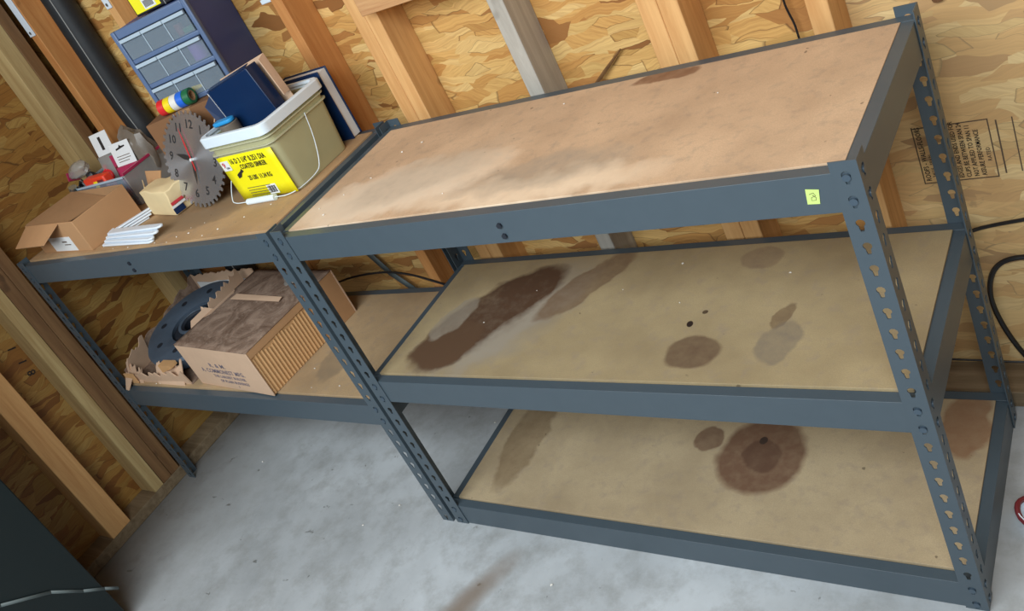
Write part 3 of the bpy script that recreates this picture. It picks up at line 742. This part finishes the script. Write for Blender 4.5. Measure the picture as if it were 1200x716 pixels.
put('loops', MB().tube([((.026-.004*(k % 3))*math.cos(k*.52), -.008+.0035*(k % 5), .06+(.050-.006*(k % 3))*math.sin(k*.52)) for k in range(37)], .0042, 6), M['black'], t)
t = ctag('metal_fitting', 'silver pipe fitting hooked over the front rim of the clear bin', 'fitting', (-1.118, .244, ZT+BH+.002), -20, 25)
put('body', MB().cyl((0, 0, .002), (.0, -.008, -.030), .011, 6).cyl((0, -.008, -.03), (0, -.010, -.048), .007, 12), M['zinc'], t); put('collar', MB().cyl((0, .002, .012), (0, 0, .002), .013, 14), M['zinc'], t)
t = ctag('resealable_bag', 'large clear bag with red zip stripe along the bin side', 'bag', (-.858, .262, ZT+.0012), 3)
put('film', MB().box(-.001, .006, .0, .172, 0, .098), M['bag'], t, .002); put('zip_stripe', MB().box(-.002, .007, .0, .172, .098, .106), M['magenta'], t, .001)

# ------------------------------------------------------------------ things on the left unit's lower board
rrr = random.Random(11)
def torn_wall(p0, p1, h0, h1, t, n, seed, amp=.014, lean=(0, 0)):
    r_ = random.Random(seed); m = MB(); p0 = Vector((*p0, 0)); p1 = Vector((*p1, 0)); d = (p1-p0); nn = Vector((-d.y, d.x, 0)).normalized()*t
    bot = []; top = []
    for k in range(n+1):
        f = k/n; b = p0+d*f; h = h0+(h1-h0)*f+r_.uniform(-amp, amp)
        bot.append((b, b+nn)); c = b+Vector((lean[0]*h, lean[1]*h, h)); top.append((c, c+nn))
    V = [[m.bm.verts.new(q) for q in (bot[k][0], bot[k][1], top[k][1], top[k][0])] for k in range(n+1)]
    for k in range(n):
        for j in range(4): m.bm.faces.new([V[k][j], V[k+1][j], V[k+1][(j+1)%4], V[k][(j+1)%4]])
    m.bm.faces.new(V[0][::-1]); m.bm.faces.new(V[-1])
    return m
tc = thing('torn_carton', 'torn open cardboard carton holding a dark iron disc rotor', 'box', (-1.180, .040, ZM))
put('bottom_panel', MB().box(.0, .352, .0, .385, 0, .003), M['card_dusty'], tc)
put('torn_front', torn_wall((0, .0), (.345, .0), .030, .046, .004, 22, 1, .012, (0, -.12)), M['card_old'], tc)
put('torn_side', torn_wall((.0, .388), (.0, .004), .120, .045, .004, 24, 2, .010, (-.0, 0)), M['card_dusty'], tc)
put('torn_back', torn_wall((.35, .388), (.006, .388), .135, .125, .004, 26, 3, .006), M['card_old'], tc)
put('white_liner', torn_wall((.34, .380), (.03, .380), .100, .100, .003, 8, 5, .003), M['paper'], tc)
put('torn_flap', torn_wall((-.004, -.004), (.085, -.006), .062, .030, .003, 16, 11, .016, (.15, .45)), M['card_old'], tc)
put('torn_flap', torn_wall((.0, .10), (.012, .006), .100, .066, .003, 12, 12, .014, (.25, .1)), M['card_old'], tc)
put('torn_flap', torn_wall((.17, -.005), (.318, -.008), .052, .060, .003, 20, 13, .014, (.0, .55)), M['card_old'], tc)
put('torn_flap', slab((.012, -.010, .028), (.050, -.012, .024), (.036, -.038, -.004), (.018, -.036, -.002), .0025), M['card_old'], tc)
put('torn_flap', torn_wall((.345, .20), (.335, .36), .135, .150, .003, 18, 14, .012, (-.15, .0)), M['card_old'], tc)
fl = MB()
for k in range(9): fl.box(.224+k*.0075, .228+k*.0075, .004, .030, .040+.002*k, .068)
put('corrugation', fl, M['card_rib'], tc)
fl = MB()
for k in range(7): fl.box(.016+k*.008, .020+k*.008, -.012, -.008, .004, .042)
put('corrugation', fl, M['card_rib'], tc)
put('torn_scrap', lump(.012, .010, .028, 31, .3, 2), M['card_old'], tc, mw=Matrix.Translation((.285, .20, .075)))

ro = thing('disc_rotor', 'heavy dark iron disc rotor with a raised hub, lying in the torn carton', 'rotor', mw=Matrix.Translation((-.990, .246, ZM+.056)) @ Matrix.Rotation(R(8), 4, 'X') @ Matrix.Rotation(R(3), 4, 'Y'))
put('disc', MB().lathe([(.085, -.020), (.168, -.024), (.176, -.017), (.178, .015), (.171, .024), (.120, .026), (.095, .022), (.085, .018)], 64), M['iron'], ro)
put('hub', MB().lathe([(.038, -.024), (.084, -.024), (.0845, .008), (.062, .010), (.058, .022), (.046, .024), (.038, .018)], 48), M['iron_dark'], ro)
put('hub_ring', MB().lathe([(.040, .018), (.047, .025), (.056, .025), (.058, .020)], 40), M['iron'], ro)
for k in range(8):
    a = k*math.pi/4+.25
    put('bolt_hole', MB().cyl((.128*math.cos(a), .128*math.sin(a), .0235), (.128*math.cos(a), .128*math.sin(a), .0262), .011, 14), M['iron_dark'], ro)
put('cast_lug', MB().box(.09, .15, -.035, .03, -.045, -.022).box(-.15, -.09, -.03, .03, -.045, -.022), M['iron_dark'], ro, .004)

# closed brown carton with a ribbed end
CL, CDp, CHt = .374, .350, .150
ct = thing('brown_carton', 'dusty brown carton with printed front and peeled corrugated end', 'box', (-.787, .046, ZM), R(-5.2))
m = MB(); m.box(0, CL, 0, .004, 0, CHt); fr_ = put('front_panel', m, M['card_old'], ct, .0015)
put('back_panel', MB().box(0, CL, CDp-.004, CDp, 0, CHt), M['card_old'], ct)
put('side_panel', MB().box(0, .004, .004, CDp-.004, 0, CHt), M['card_old'], ct)
put('ribbed_panel', MB().box(CL-.010, CL-.006, .004, CDp-.004, 0, CHt), M['card_rib'], ct)
rb = MB()
for k in range(22):
    y = .012+k*.0113
    rb.cyl((CL-.006, y, .002), (CL-.006, y, CHt-.030+.008*math.sin(k*.9)), .0034, 8)
rbo = put('corrugation', rb, M['card_rib'], ct); rbo['kind'] = 'stuff'
put('liner_strip', MB().box(CL-.006, CL-.001, .004, .262, CHt-.024, CHt).box(CL-.006, CL-.001, .262, CDp-.004, .0, CHt), M['card'], ct, .001)
tp = MB(); gx, gy = 18, 18; r5 = random.Random(5)
V = [[tp.bm.verts.new((CL*i/gx, CDp*j/gy, CHt+(.0015+.006*math.sin(3.1*j/gy)*math.sin(3.1*i/gx)*r5.uniform(.2, 1.0)-(.010 if i == 0 and 6 < j < 13 else 0)))) for j in range(gy+1)] for i in range(gx+1)]
for i in range(gx):
    for j in range(gy): tp.bm.faces.new([V[i][j], V[i+1][j], V[i+1][j+1], V[i][j+1]])
solid(put('top_panel', tp, M['card_dusty'], ct), .003, -1)
put('peeled_paper', slab((.05, .20, CHt+.0065), (.30, .20, CHt+.0065), (.30, .216, CHt+.010), (.06, .222, CHt+.009), .001), M['card_old'], ct)
put('torn_flap', slab((.0, .07, CHt), (.0, .16, CHt), (-.022, .15, CHt+.012), (-.02, .09, CHt+.010), .002), M['card_old'], ct)
fm = lambda x, z: frame((x, -.0004, z), (1, 0, 0), (0, 0, 1))
text('carton_print', 'R. & M.', .020, fm(.170, .086), M['ink_blue'], fr_, sx=1.3)
text('carton_print', 'A. COMMONEST MFG.', .021, fm(.178, .064), M['ink_blue'], fr_, sx=1.0)
text('carton_print', 'THE LARGEST BUILDER', .014, fm(.196, .045), M['ink_blue'], fr_, sx=1.05)
text('carton_print', 'OF PLAIN BUSHINGS', .014, fm(.206, .028), M['ink_blue'], fr_, sx=1.05)
text('carton_print', '/', .012, fm(.215, .013), M['ink_blue'], fr_)
wp = thing('plastic_wrap', 'scrap of clear plastic lying on the brown carton by the post', 'wrap', (-.485, .315, ZM+CHt+.0085), R(-15))
put('film', lump(.045, .03, .010, 41, .3), M['bag'], wp)

# ------------------------------------------------------------------ cables, scraps and things on the walls and floor
def smooth(pts, n=6):
    P = [Vector(p) for p in pts]; out = []
    for k in range(len(P)-1):
        a = P[max(k-1, 0)]; b = P[k]; c = P[k+1]; d = P[min(k+2, len(P)-1)]
        for j in range(n):
            t = j/n; out.append(.5*((2*b)+(c-a)*t+(2*a-5*b+4*c-d)*t*t+(3*b-3*c+d-a)*t**3))
    out.append(P[-1]); return out
y = .5685
tag(put('power_cable', MB().tube(smooth([(.8, .50, .40), (1.08, .50, .388), (1.162, y, .386), (1.25, y, .403), (1.36, y, .42), (1.45, y, .40)]), .0038, 8), M['black']), 'black cable crossing the back wall behind the right rear post', 'cable')
tag(put('cable_loop', MB().tube(smooth([(1.33, y, .10), (1.31, y, .24), (1.265, y, .306), (1.236, y, .316), (1.20, y, .306), (1.176, y, .272), (1.167, y, .21), (1.182, y, .125), (1.212, y, .05), (1.25, y-.01, .046), (1.32, y, .06)]), .0052, 8), M['black']), 'thick black cable loop hanging on the wall beside the rear post', 'cable')
tag(put('thin_wire', MB().tube(smooth([(1.02, y, .026+.03), (1.059, y, .052), (1.12, y, .049), (1.20, y, .046), (1.34, y, .05)]), .0022, 6), M['black']), 'thin black wire running low along the back wall', 'wire')
tag(put('hanging_wire', MB().tube(smooth([(.951, .560, 1.5), (.951, .562, 1.05), (.952, .562, .935), (.954, .562, .909), (.958, .563, .881), (.9585, .563, .845), (.960, .563, .60)]), .0022, 6), M['black']), 'thin black wire hanging down the wall left of the rightmost stud', 'wire')
tag(put('extension_lead', MB().tube(smooth([(-.90, .472, .415), (-.75, .478, .405), (-.62, .478, .41), (-.47, .476, .442), (-.33, .476, .452), (-.24, .478, .437), (-.16, .480, .405), (-.05, .478, .36)]), .0032, 8), M['black']), 'black cord strung across the studs behind the brown carton', 'cord')
st_ = MB(); P0 = [(-.46, .556, .52), (-.434, .556, .470), (-.393, .556, .395), (-.33, .556, .325), (-.27, .556, .26)]
for a, b in zip(P0, P0[1:]):
    st_.bm.faces.new([st_.bm.verts.new(q) for q in (a, b, (b[0]-.02, b[1], b[2]-.012), (a[0]-.02, a[1], a[2]-.012))])
tag(solid(put('webbing_strap', st_, M['cord_grey']), .002, 0), 'grey webbing strap slanting down behind the left lower shelf', 'strap')
pp = thing('black_pipe', 'thick black foam wrapped pipe standing in the back left corner', 'pipe', (-1.055, .529, 0))
def pipe_pts(): return smooth([(.004, 0, .0), (.004, 0, .6), (.004, 0, 1.0), (-.006, 0, 1.15), (.0, 0, 1.35), (.006, 0, 1.6), (.0, 0, 2.2)])
put('foam', MB().tube(pipe_pts(), .043, 24), M['rubber'], pp)
put('seam', MB().tube([(p.x+.0225, p.y-.0366, p.z) for p in pipe_pts()], .0016, 6), M['seam'], pp)
tag(put('wood_sliver', MB().tube([(.500, .5565, .835), (.55, .561, .872), (.604, .5655, .912)], [.003, .0045, .002], 6), M['twig']), 'thin dark wood sliver leaning against the back wall behind the shelf', 'stick')
rs = thing('red_scrap', 'dark red scrap hanging on the wall above the rear right post', 'scrap', (1.187, .557, .862))
put('leaf', slab((-.022, .0, .028), (.012, -.012, .026), (.040, .0, .034), (.004, .012, .038), .002), M['maroon'], rs)
put('stub', MB().cyl((.006, .017, .004), (.004, .006, .028), .010, 10, .007), M['card_brown'], rs)
wbk = thing('wall_bracket', 'small white bracket fixed beside the stud right of the drawers', 'bracket', (-.215, .529, 1.262))
put('plate', MB().box(-.032, .032, .040, .0455, 0, .10), M['white'], wbk, .002); put('arm', MB().box(-.028, .026, -.02, .040, .0, .012), M['white'], wbk, .002); put('slot', MB().box(-.008, .010, .0385, .0398, .03, .06), M['ink'], wbk)

gb = thing('steel_locker', 'dark green steel cabinet in the near left corner', 'cabinet', (-1.205, -1.20, 0))
put('body', MB().box(0, .305, 0, .71, .03, 1.80), M['bin_green'], gb, .004)  # unseen upper part made tall to throw shade on the left wall
put('plinth', MB().box(.02, .285, .02, .69, 0, .03), M['black'], gb)
sp_ = MB(); P0 = [(-.896, -.80, .40), (-.896, -.687, .336), (-.896, -.587, .256), (-.896, -.53, .185), (-.896, -.488, .140), (-.896, -.462, .108)]
for a, b in zip(P0, P0[1:]):
    sp_.bm.faces.new([sp_.bm.verts.new(q) for q in (a, b, (b[0], b[1]-.004, b[2]-.008), (a[0], a[1]-.004, a[2]-.008))])
tag(solid(put('strap_end', sp_, M['cord_grey']), .002, 0), 'grey strap lying across the side of the dark green cabinet', 'strap')

jg = thing('bottle_cap_ring', 'maroon and white torn cup lying on the floor at right', 'cup', (1.250, .205, 0), R(20))
put('cup', MB().lathe([(.020, .001), (.030, .0), (.036, .030), (.034, .030), (.028, .004), (.020, .004)], 24), M['white'], jg)
put('band', MB().tube([(.035*math.cos(a), .035*math.sin(a), .026+.004*math.sin(3*a)) for a in [2*math.pi*k/24 for k in range(24)]], .005, 8, True), M['maroon'], jg)
dk = thing('floor_clip', 'small dark metal clip on the floor behind the torn cup', 'clip', (1.262, .275, 0), R(30))
put('loop', MB().tube([(.018*math.cos(a), .012*math.sin(a), .004) for a in [2*math.pi*k/18 for k in range(18)]], .0035, 6, True), M['iron_dark'], dk); put('tab', MB().box(-.012, .012, -.028, -.010, 0, .006), M['iron_dark'], dk, .001)

# white crumbs of plaster scattered over boards and floor
cb = MB(); rc = random.Random(21)
def crumb(x, y, z, s):
    b = bmesh.ops.create_icosphere(cb.bm, subdivisions=1, radius=s)
    for v in b['verts']:
        v.co.x *= rc.uniform(.6, 1.5); v.co.y *= rc.uniform(.6, 1.3); v.co.z *= .6
        v.co += Vector((x, y, z+s*.5))
for x, y in ((.06, .10), (.10, .145), (.16, .30), (.20, .33), (.10, .07), (.14, .20), (.55, .38), (.9, .3), (.42, .09)): crumb(x, y, .8985, rc.uniform(.0015, .003))
for x, y in ((-.62, .03), (-.50, .035), (-.42, .05), (-.38, .06), (-.44, .03), (-.36, .10), (-.40, .085), (-.30, .04), (-.26, .06), (-.20, .10), (-.14, .14), (-.55, .06), (-.70, .033)): crumb(x, y, ZT, rc.uniform(.0013, .0028))
for x, y in ((-1.02, .034), (-1.0, .036), (-.60, .036), (-.47, .034), (-.30, .05), (-.35, .12), (-.2, .06)): crumb(x, y, ZM, rc.uniform(.0015, .003))
for x, y in ((.23, .20), (.32, .31), (.90, .33), (.66, .38), (.7, .25), (.55, .3)): crumb(x, y, .488, rc.uniform(.0012, .0025))
for x, y in ((-.05, .30), (-.02, .27), (-.08, .34), (-.22, .02), (-.9, .10), (-.30, -.06), (1.24, .1), (.35, -.12)): crumb(x, y, 0, rc.uniform(.002, .004))
c_ = put('plaster_crumbs', cb, M['crumb']); tag(c_, 'tiny white plaster crumbs scattered over shelves and floor', 'crumbs'); c_['kind'] = 'stuff'
